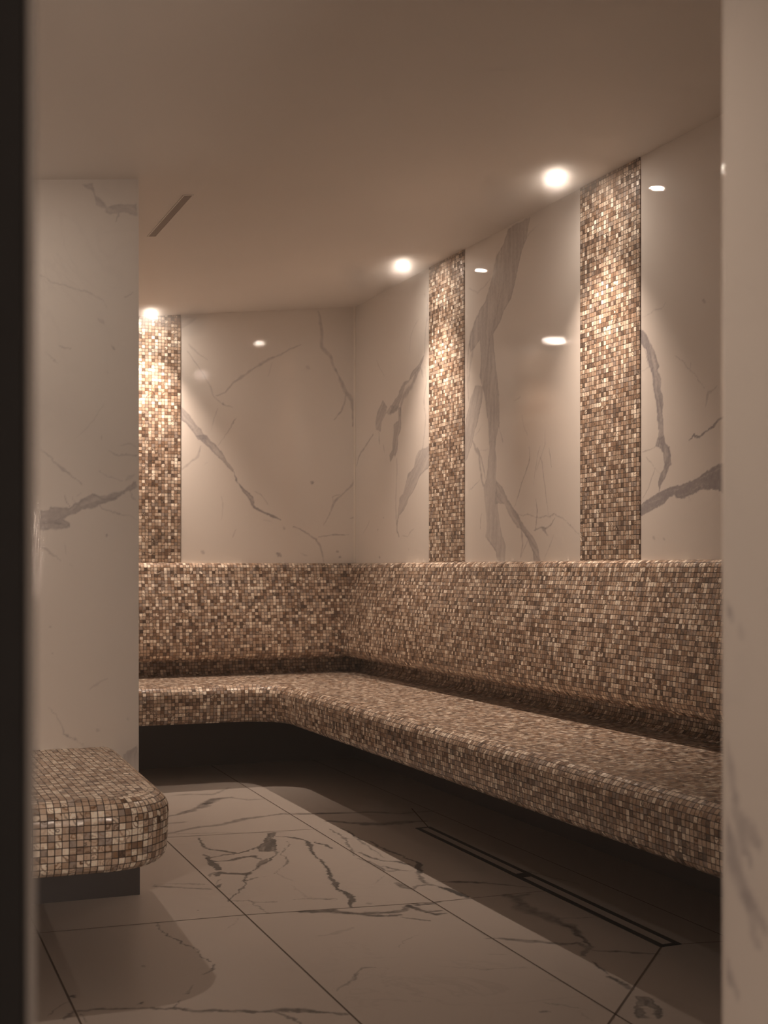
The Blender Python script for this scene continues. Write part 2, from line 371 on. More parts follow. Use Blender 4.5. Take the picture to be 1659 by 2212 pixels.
# ------------------------------------------------------------------ stone veins: (darkness, width or 0 for a filled shape, points in the plane of the surface, metres)
VEINS_RIGHT = [
    (0.26, 0, [(4.724,2.322),(4.544,2.322),(4.568,2.259),(4.62,2.193),(4.656,2.122),(4.681,2.075),(4.706,2.04),(4.764,2.008),(4.809,1.962),(4.862,1.93),(4.854,1.858),(4.832,1.77),(4.811,1.683),(4.808,1.615),(4.802,1.561),(4.832,1.51),(4.843,1.457),(4.83,1.405),(4.835,1.331),(4.828,1.247),(4.82,1.213),(4.802,1.161),(4.779,1.101),(4.75,1.07),(4.753,1.005),(4.82,1.005),(4.832,1.041),(4.885,1.076),(4.932,1.107),(4.92,1.138),(4.924,1.2),(4.936,1.235),(4.951,1.318),(4.92,1.343),(4.908,1.394),(4.893,1.461),(4.9,1.557),(4.916,1.6),(4.947,1.707),(4.987,1.774),(4.971,1.841),(4.975,1.876),(4.987,1.923),(5.027,1.902),(5.076,1.884),(5.092,1.922),(5.072,1.961),(5.035,2.004),(4.987,2.044),(4.932,2.072),(4.885,2.135),(4.832,2.232),(4.772,2.266)]),
    (0.16, 0.0055, [(4.568,2.259),(4.62,2.193),(4.656,2.122),(4.681,2.075),(4.706,2.04),(4.764,2.008),(4.809,1.962),(4.862,1.93),(4.854,1.858),(4.832,1.77),(4.811,1.683),(4.808,1.615)]),
    (0.12, 0.0107, [(4.772,2.113),(4.802,2.051),(4.847,1.975),(4.9,1.899),(4.908,1.832),(4.939,1.768),(4.955,1.701)]),
    (0.18, 0.009, [(4.932,2.072),(4.987,2.044),(5.035,2.004),(5.072,1.961),(5.092,1.912),(5.105,1.843),(5.101,1.719),(5.092,1.682)]),
    (0.16, 0.0147, [(5.043,1.904),(5.076,1.839),(5.092,1.771)]),
    (0.12, 0.0064, [(5.092,2.155),(5.011,2.122),(4.947,2.134),(4.885,2.155)]),
    (0.1, 0.0067, [(4.599,2.234),(4.544,2.263),(4.477,2.276)]),
    (0.15, 0.0069, [(4.481,1.869),(4.473,1.865)]),
    (0.24, 0, [(5.027,1.742),(4.955,1.726),(4.967,1.666),(5.003,1.597),(5.043,1.535),(5.068,1.488),(5.117,1.435),(5.142,1.423),(5.142,1.522),(5.113,1.615),(5.076,1.685)]),
    (0.2, 0.006, [(4.959,1.699),(4.971,1.659),(5.003,1.597),(5.043,1.535),(5.076,1.485),(5.117,1.435)]),
    (0.3, 0, [(4.835,1.329),(4.783,1.304),(4.742,1.254),(4.681,1.21),(4.649,1.194),(4.62,1.16),(4.551,1.113),(4.51,1.09),(4.48,1.057),(4.46,1.005),(4.507,1.005),(4.524,1.048),(4.551,1.081),(4.613,1.127),(4.652,1.138),(4.691,1.166),(4.728,1.197),(4.757,1.231),(4.809,1.24),(4.843,1.232)]),
    (0.3, 0.0051, [(4.783,1.304),(4.735,1.25),(4.677,1.208),(4.641,1.174),(4.62,1.16)]),
    (0.5, 0.005, [(4.627,1.144),(4.599,1.117),(4.558,1.091),(4.544,1.068),(4.517,1.039),(4.51,1.007)]),
    (0.25, 0.0053, [(4.924,1.108),(4.877,1.077),(4.832,1.042),(4.823,1.012)]),
    (0.3, 0.0178, [(5.055,1.508),(4.995,1.447),(4.983,1.394),(4.955,1.319)]),
    (0.28, 0.01, [(5.011,1.479),(4.975,1.438),(4.947,1.381),(4.932,1.346)]),
    (0.2, 0.0061, [(4.916,1.601),(4.9,1.555),(4.893,1.463),(4.912,1.385),(4.92,1.345)]),
    (0.3, 0.0052, [(4.809,1.546),(4.787,1.504),(4.772,1.476)]),
    (0.3, 0.0058, [(4.67,1.218),(4.641,1.262),(4.62,1.3),(4.585,1.337),(4.551,1.383),(4.544,1.405),(4.551,1.444)]),
    (0.2, 0.0045, [(4.514,1.294),(4.497,1.356),(4.477,1.418),(4.463,1.436)]),
    (0.25, 0.0043, [(4.463,1.395),(4.447,1.369),(4.431,1.305),(4.411,1.228),(4.398,1.175)]),
    (0.3, 0.0049, [(4.395,1.424),(4.385,1.398),(4.375,1.357)]),
    (0.3, 0.0066, [(4.497,1.242),(4.487,1.2),(4.49,1.153),(4.497,1.127)]),
    (0.3, 0.0033, [(4.641,1.184),(4.592,1.182),(4.551,1.185),(4.497,1.172),(4.457,1.166),(4.417,1.172),(4.385,1.168),(4.353,1.178),(4.315,1.165),(4.266,1.151),(4.223,1.123),(4.175,1.101)]),
    (0.35, 0.0053, [(4.51,1.121),(4.47,1.13),(4.411,1.128),(4.372,1.143),(4.347,1.163)]),
    (0.35, 0, [(4.457,1.129),(4.411,1.131),(4.424,1.119),(4.401,1.097),(4.437,1.116)]),
    (0.25, 0.0123, [(4.613,1.124),(4.603,1.066),(4.62,1.02)]),
    (0.25, 0.0058, [(4.558,1.091),(4.585,1.056),(4.613,1.023)]),
    (0.25, 0.0062, [(4.967,1.203),(4.983,1.141)]),
    (0.25, 0.0036, [(5.092,1.303),(5.051,1.318),(4.987,1.339)]),
    (0.2, 0.0028, [(4.979,1.463),(4.9,1.463)]),
    (0.15, 0.0033, [(5.035,1.527),(5.011,1.538),(4.955,1.571)]),
    (0.14, 0.0048, [(4.434,1.009),(4.379,1.071),(4.353,1.102)]),
    (0.14, 0.0056, [(4.677,1.632),(4.62,1.645)]),
    (0.12, 0.0056, [(4.421,1.495),(4.424,1.445),(4.457,1.395),(4.49,1.35)]),
    (0.14, 0.0051, [(4.613,1.569),(4.585,1.511),(4.565,1.49)]),
    (0.3, 0, [(5.561,1.948),(5.637,1.911),(5.711,1.887),(5.753,1.854),(5.816,1.855),(5.864,1.822),(5.872,1.804),(5.916,1.786),(5.96,1.761),(5.991,1.728),(5.942,1.722),(5.89,1.733),(5.855,1.769),(5.829,1.798),(5.795,1.836),(5.703,1.866),(5.637,1.889),(5.589,1.914)]),
    (0.3, 0.0263, [(5.605,1.897),(5.67,1.862),(5.711,1.826),(5.77,1.804),(5.821,1.781),(5.846,1.748),(5.855,1.706)]),
    (0.25, 0.0064, [(5.522,2.278),(5.534,2.1),(5.554,2.05),(5.561,1.954)]),
    (0.22, 0.0063, [(5.558,1.891),(5.542,1.813),(5.569,1.754),(5.565,1.687)]),
    (0.2, 0.0117, [(5.597,1.887),(5.585,1.851)]),
    (0.14, 0.0052, [(6.171,2.015),(6.124,1.97),(6.06,1.917)]),
    (0.12, 0.0085, [(5.637,2.118),(5.686,2.094),(5.728,2.056),(5.744,1.985)]),
    (0.15, 0.0069, [(5.565,2.234),(5.561,2.205)]),
    (0.3, 0, [(6.124,1.771),(6.078,1.799),(6.023,1.759),(6.05,1.725),(6.096,1.696),(6.11,1.65),(6.171,1.666),(6.176,1.711),(6.152,1.747)]),
    (0.28, 0, [(5.978,1.761),(5.864,1.748),(5.978,1.719),(6.041,1.731)]),
    (0.32, 0, [(5.881,1.743),(5.842,1.739),(5.845,1.638),(5.881,1.602),(5.89,1.54),(5.92,1.511),(5.934,1.521),(5.978,1.489),(5.991,1.522),(5.951,1.552),(5.938,1.617),(5.934,1.67),(5.872,1.677)]),
    (0.28, 0.0109, [(6.134,1.649),(6.124,1.594)]),
    (0.2, 0.0079, [(6.073,1.579),(6.055,1.544)]),
    (0.28, 0.0096, [(6.209,1.646),(6.267,1.617),(6.366,1.576),(6.416,1.548),(6.446,1.504)]),
    (0.24, 0.0062, [(5.561,1.708),(5.55,1.659),(5.561,1.604),(5.577,1.533),(5.589,1.506)]),
    (0.25, 0.0084, [(5.898,1.498),(5.894,1.448),(5.903,1.366),(5.912,1.311),(5.907,1.218),(5.89,1.152),(5.868,1.125)]),
    (0.26, 0, [(5.51,1.431),(5.581,1.414),(5.621,1.398),(5.662,1.362),(5.703,1.329),(5.753,1.31),(5.77,1.281),(5.812,1.251),(5.864,1.23),(5.894,1.185),(5.903,1.188),(5.881,1.25),(5.864,1.282),(5.864,1.312),(5.821,1.326),(5.778,1.382),(5.753,1.419),(5.686,1.444),(5.662,1.496),(5.621,1.518),(5.51,1.528)]),
    (0.3, 0.0042, [(5.526,1.429),(5.581,1.414),(5.621,1.398),(5.662,1.362),(5.703,1.329),(5.753,1.31),(5.77,1.281),(5.812,1.251),(5.864,1.23)]),
    (0.3, 0.0058, [(5.686,1.444),(5.753,1.419),(5.77,1.394)]),
    (0.4, 0.0078, [(5.894,1.191),(5.894,1.155),(5.868,1.128)]),
    (0.3, 0.007, [(6.078,1.227),(6.068,1.224)]),
    (0.25, 0.0063, [(6.152,1.17),(6.143,1.167)]),
    (0.3, 0.0103, [(6.132,1.034),(6.117,1.03)]),
    (0.25, 0.006, [(5.753,1.069),(5.745,1.066)]),
    (0.2, 0.0053, [(5.838,1.131),(5.761,1.127),(5.728,1.148),(5.686,1.159)]),
    (0.14, 0.0057, [(6.356,1.15),(6.257,1.213)]),
    (0.42, 0, [(3.771,1.766),(3.739,1.741),(3.71,1.71),(3.684,1.672),(3.657,1.625),(3.669,1.615),(3.653,1.592),(3.651,1.549),(3.642,1.526),(3.636,1.5),(3.642,1.483),(3.638,1.418),(3.623,1.372),(3.661,1.375),(3.665,1.421),(3.673,1.508),(3.694,1.565),(3.694,1.591),(3.715,1.633),(3.739,1.691),(3.771,1.718)]),
    (0.25, 0.0047, [(3.747,1.692),(3.727,1.65),(3.704,1.616)]),
    (0.25, 0.0027, [(3.57,1.648),(3.541,1.631),(3.491,1.593),(3.466,1.577),(3.441,1.551),(3.41,1.523)]),
    (0.2, 0.0032, [(3.487,1.59),(3.485,1.615)]),
    (0.16, 0.0038, [(3.755,1.801),(3.68,1.812),(3.649,1.81),(3.623,1.827)]),
    (0.25, 0.0106, [(3.42,1.792),(3.41,1.786)]),
    (0.2, 0.0084, [(3.352,1.521),(3.393,1.504),(3.406,1.469)]),
    (0.6, 0.0057, [(3.306,1.43),(3.331,1.423),(3.379,1.401),(3.441,1.379),(3.469,1.386),(3.494,1.371)]),
    (0.2, 0.0015, [(3.763,1.624),(3.719,1.631)]),
    (0.46, 0, [(3.668,1.399),(3.638,1.4),(3.622,1.373),(3.601,1.359),(3.597,1.339),(3.588,1.308),(3.608,1.294),(3.622,1.27),(3.643,1.252),(3.657,1.24),(3.661,1.225),(3.663,1.253),(3.65,1.28),(3.632,1.291),(3.627,1.311),(3.638,1.342),(3.65,1.359),(3.681,1.368)]),
    (0.28, 0.0034, [(3.768,1.36),(3.727,1.359),(3.683,1.367)]),
    (0.25, 0.0036, [(3.734,1.337),(3.701,1.316),(3.681,1.299),(3.705,1.266),(3.723,1.236),(3.742,1.219),(3.757,1.207)]),
    (0.2, 0.0023, [(3.681,1.299),(3.647,1.28)]),
    (0.58, 0, [(3.768,1.187),(3.712,1.205),(3.657,1.222),(3.604,1.233),(3.545,1.234),(3.494,1.245),(3.441,1.255),(3.402,1.273),(3.336,1.29),(3.212,1.295),(3.212,1.18),(3.33,1.205),(3.374,1.215),(3.428,1.22),(3.461,1.21),(3.528,1.196),(3.562,1.199),(3.576,1.208),(3.604,1.202),(3.632,1.183),(3.686,1.169),(3.723,1.16),(3.768,1.15)]),
    (0.16, 0.0114, [(3.696,1.076),(3.685,1.072)]),
    (0.18, 0.0081, [(3.636,1.07),(3.628,1.067)]),
    (0.15, 0.004, [(3.501,1.204),(3.487,1.186)]),
]
VEINS_BACK = [
    (0.18, 0, [(1.478,2.216),(1.571,2.22),(1.532,2.182),(1.478,2.147)]),
    (0.2, 0.0155, [(2.201,2.289),(2.213,2.251),(2.219,2.173),(2.216,2.111),(2.266,2.064),(2.29,1.998)]),
    (0.26, 0.018, [(2.29,1.998),(2.325,1.939),(2.349,1.889),(2.385,1.84),(2.391,1.784),(2.388,1.717)]),
    (0.24, 0.0081, [(2.349,1.884),(2.343,1.838),(2.325,1.787),(2.284,1.741)]),
    (0.22, 0.0086, [(1.664,1.834),(1.709,1.853),(1.748,1.903),(1.804,1.944),(1.872,1.992),(1.946,2.04),(1.998,2.059),(2.038,2.084),(2.107,2.116)]),
    (0.2, 0.0056, [(1.521,2.047),(1.554,2.001),(1.604,1.934),(1.631,1.881),(1.653,1.828),(1.698,1.792),(1.748,1.781)]),
    (0.2, 0.0134, [(1.694,1.798),(1.702,1.793)]),
    (0.14, 0.0067, [(1.521,2.085),(1.565,2.045),(1.62,2.01)]),
    (0.22, 0.006, [(1.765,1.725),(1.748,1.697),(1.703,1.625)]),
    (0.15, 0.0055, [(1.67,1.77),(1.653,1.726),(1.637,1.66)]),
    (0.12, 0.0056, [(1.952,2.013),(1.929,1.94)]),
    (0.12, 0.0231, [(2.135,2.005),(2.149,1.997)]),
    (0.32, 0, [(1.478,1.772),(1.494,1.767),(1.527,1.736),(1.554,1.695),(1.587,1.664),(1.615,1.614),(1.576,1.613),(1.543,1.656),(1.511,1.693),(1.478,1.718)]),
    (0.25, 0.0044, [(1.478,1.718),(1.511,1.693),(1.543,1.656),(1.576,1.613)]),
    (0.34, 0, [(1.562,1.635),(1.609,1.637),(1.653,1.595),(1.692,1.559),(1.714,1.516),(1.748,1.473),(1.768,1.43),(1.773,1.403),(1.762,1.414),(1.759,1.447),(1.72,1.484),(1.687,1.52),(1.653,1.552),(1.609,1.588)]),
    (0.36, 0, [(1.773,1.409),(1.784,1.398),(1.827,1.361),(1.855,1.334),(1.861,1.291),(1.895,1.269),(1.963,1.243),(1.998,1.224),(1.952,1.237),(1.866,1.274),(1.844,1.29),(1.838,1.317),(1.804,1.355)]),
    (0.3, 0.0056, [(1.849,1.29),(1.895,1.269),(1.963,1.243),(2.0,1.224)]),
    (0.22, 0.0107, [(1.494,1.466),(1.532,1.5),(1.571,1.528),(1.587,1.582)]),
    (0.2, 0.0045, [(1.861,1.362),(1.895,1.346),(1.934,1.3)]),
    (0.14, 0.0049, [(1.698,1.624),(1.676,1.585)]),
    (0.3, 0.0069, [(2.067,1.189),(2.119,1.165),(2.183,1.129),(2.213,1.09),(2.23,1.007)]),
    (0.28, 0.005, [(2.201,1.138),(2.266,1.149),(2.364,1.15)]),
    (0.24, 0.0082, [(2.23,1.202),(2.26,1.253),(2.284,1.32),(2.343,1.366),(2.391,1.418),(2.397,1.486)]),
    (0.2, 0.0046, [(2.278,1.32),(2.275,1.342),(2.337,1.366)]),
    (0.22, 0.0053, [(2.403,1.503),(2.409,1.525),(2.42,1.56)]),
    (0.35, 0.0224, [(1.985,1.049),(1.999,1.041)]),
    (0.4, 0.0114, [(2.298,1.065),(2.305,1.061)]),
    (0.45, 0.0114, [(2.313,1.037),(2.32,1.033)]),
    (0.35, 0.0126, [(2.162,1.418),(2.17,1.413)]),
    (0.22, 0.0163, [(1.59,1.057),(1.6,1.051)]),
    (0.2, 0.0146, [(2.01,1.183),(2.019,1.177)]),
    (0.2, 0.0056, [(2.373,1.235),(2.397,1.238)]),
    (0.18, 0.0056, [(1.765,1.169),(1.748,1.131)]),
    (0.14, 0.0056, [(2.096,1.056),(2.148,1.04)]),
    (0.15, 0.0044, [(1.906,1.22),(1.952,1.215)]),
    (0.12, 0.005, [(1.692,1.336),(1.698,1.282),(1.689,1.217)]),
    (0.12, 0.0048, [(1.604,1.488),(1.623,1.505)]),
]
VEINS_LEFT = [
    (0.24, 0, [(0.62,2.112),(0.649,2.116),(0.66,2.081),(0.683,2.064),(0.695,2.051),(0.725,2.06),(0.746,2.065),(0.78,2.068),(0.78,2.033),(0.746,2.038),(0.714,2.036),(0.687,2.033),(0.689,2.048),(0.664,2.052),(0.66,2.066),(0.653,2.091)]),
    (0.25, 0.0033, [(0.728,2.037),(0.719,2.01)]),
    (0.2, 0.0047, [(0.497,1.831),(0.513,1.828),(0.53,1.817),(0.558,1.811),(0.579,1.808),(0.604,1.798),(0.631,1.796),(0.649,1.789),(0.679,1.776),(0.693,1.756)]),
    (0.22, 0.0029, [(0.748,1.786),(0.761,1.795),(0.772,1.807)]),
    (0.15, 0.0109, [(0.668,1.718),(0.683,1.7)]),
    (0.2, 0.0064, [(0.55,1.633),(0.566,1.624),(0.585,1.622)]),
    (0.28, 0.0039, [(0.706,1.638),(0.716,1.626)]),
    (0.18, 0.003, [(0.515,1.61),(0.53,1.596),(0.55,1.578)]),
    (0.12, 0.0033, [(0.601,1.363),(0.628,1.385),(0.649,1.411),(0.666,1.435),(0.683,1.463)]),
    (0.18, 0.0021, [(0.68,1.372),(0.68,1.36)]),
    (0.6, 0.003, [(0.694,1.561),(0.696,1.56)]),
    (0.24, 0.0042, [(0.497,1.324),(0.509,1.318),(0.532,1.298),(0.552,1.28),(0.573,1.259),(0.593,1.245),(0.612,1.237),(0.62,1.225)]),
    (0.24, 0.0056, [(0.7,1.326),(0.714,1.318),(0.729,1.314),(0.748,1.317),(0.78,1.316)]),
    (0.18, 0.0038, [(0.735,1.342),(0.759,1.351),(0.776,1.339)]),
    (0.22, 0.0019, [(0.672,1.264),(0.693,1.25),(0.714,1.246),(0.735,1.238),(0.755,1.241)]),
    (0.36, 0, [(0.497,1.145),(0.526,1.148),(0.528,1.156),(0.558,1.154),(0.585,1.155),(0.599,1.166),(0.62,1.179),(0.649,1.196),(0.668,1.192),(0.693,1.195),(0.721,1.202),(0.746,1.213),(0.761,1.226),(0.782,1.237),(0.782,1.222),(0.761,1.213),(0.744,1.206),(0.731,1.191),(0.7,1.176),(0.676,1.167),(0.649,1.154),(0.62,1.149),(0.599,1.136),(0.579,1.132),(0.566,1.119),(0.585,1.107),(0.585,1.096),(0.558,1.094),(0.519,1.091),(0.497,1.091)]),
    (0.25, 0.0063, [(0.509,1.108),(0.538,1.11),(0.583,1.1)]),
    (0.25, 0.0038, [(0.649,1.196),(0.668,1.188),(0.689,1.182),(0.721,1.189)]),
    (0.25, 0.0054, [(0.593,1.147),(0.612,1.164)]),
    (0.35, 0.0029, [(0.571,1.19),(0.573,1.173),(0.585,1.157)]),
    (0.25, 0.0021, [(0.595,1.184),(0.599,1.168)]),
    (0.28, 0.0038, [(0.672,1.161),(0.683,1.152),(0.714,1.142),(0.75,1.136),(0.78,1.124)]),
    (0.25, 0.0026, [(0.757,1.213),(0.769,1.19),(0.779,1.182)]),
    (0.55, 0.0055, [(0.689,1.074),(0.693,1.072)]),
    (0.26, 0.005, [(0.497,1.045),(0.503,1.041),(0.517,1.031),(0.538,1.014),(0.56,0.998)]),
    (0.18, 0.0021, [(0.583,0.991),(0.593,0.983)]),
    (0.16, 0.0019, [(0.569,1.05),(0.575,1.021)]),
    (0.14, 0.0105, [(0.752,1.243),(0.776,1.258)]),
    (0.14, 0.0029, [(0.608,1.187),(0.62,1.2)]),
    (0.3, 0.0029, [(0.521,0.57),(0.543,0.547),(0.555,0.525),(0.569,0.492),(0.579,0.487),(0.598,0.471),(0.625,0.457)]),
    (0.3, 0.0096, [(0.576,0.489),(0.582,0.485)]),
    (0.35, 0.0086, [(0.597,0.475),(0.602,0.472)]),
    (0.35, 0, [(0.731,0.412),(0.784,0.445),(0.784,0.397),(0.756,0.388)]),
    (0.18, 0.0045, [(0.642,0.618),(0.662,0.632),(0.696,0.648)]),
    (0.3, 0.0053, [(0.523,0.805),(0.526,0.803)]),
    (0.35, 0.0048, [(0.534,0.731),(0.537,0.729)]),
    (0.18, 0.0074, [(0.754,0.527),(0.758,0.523)]),
    (0.2, 0.0073, [(0.662,0.497),(0.666,0.494)]),
]
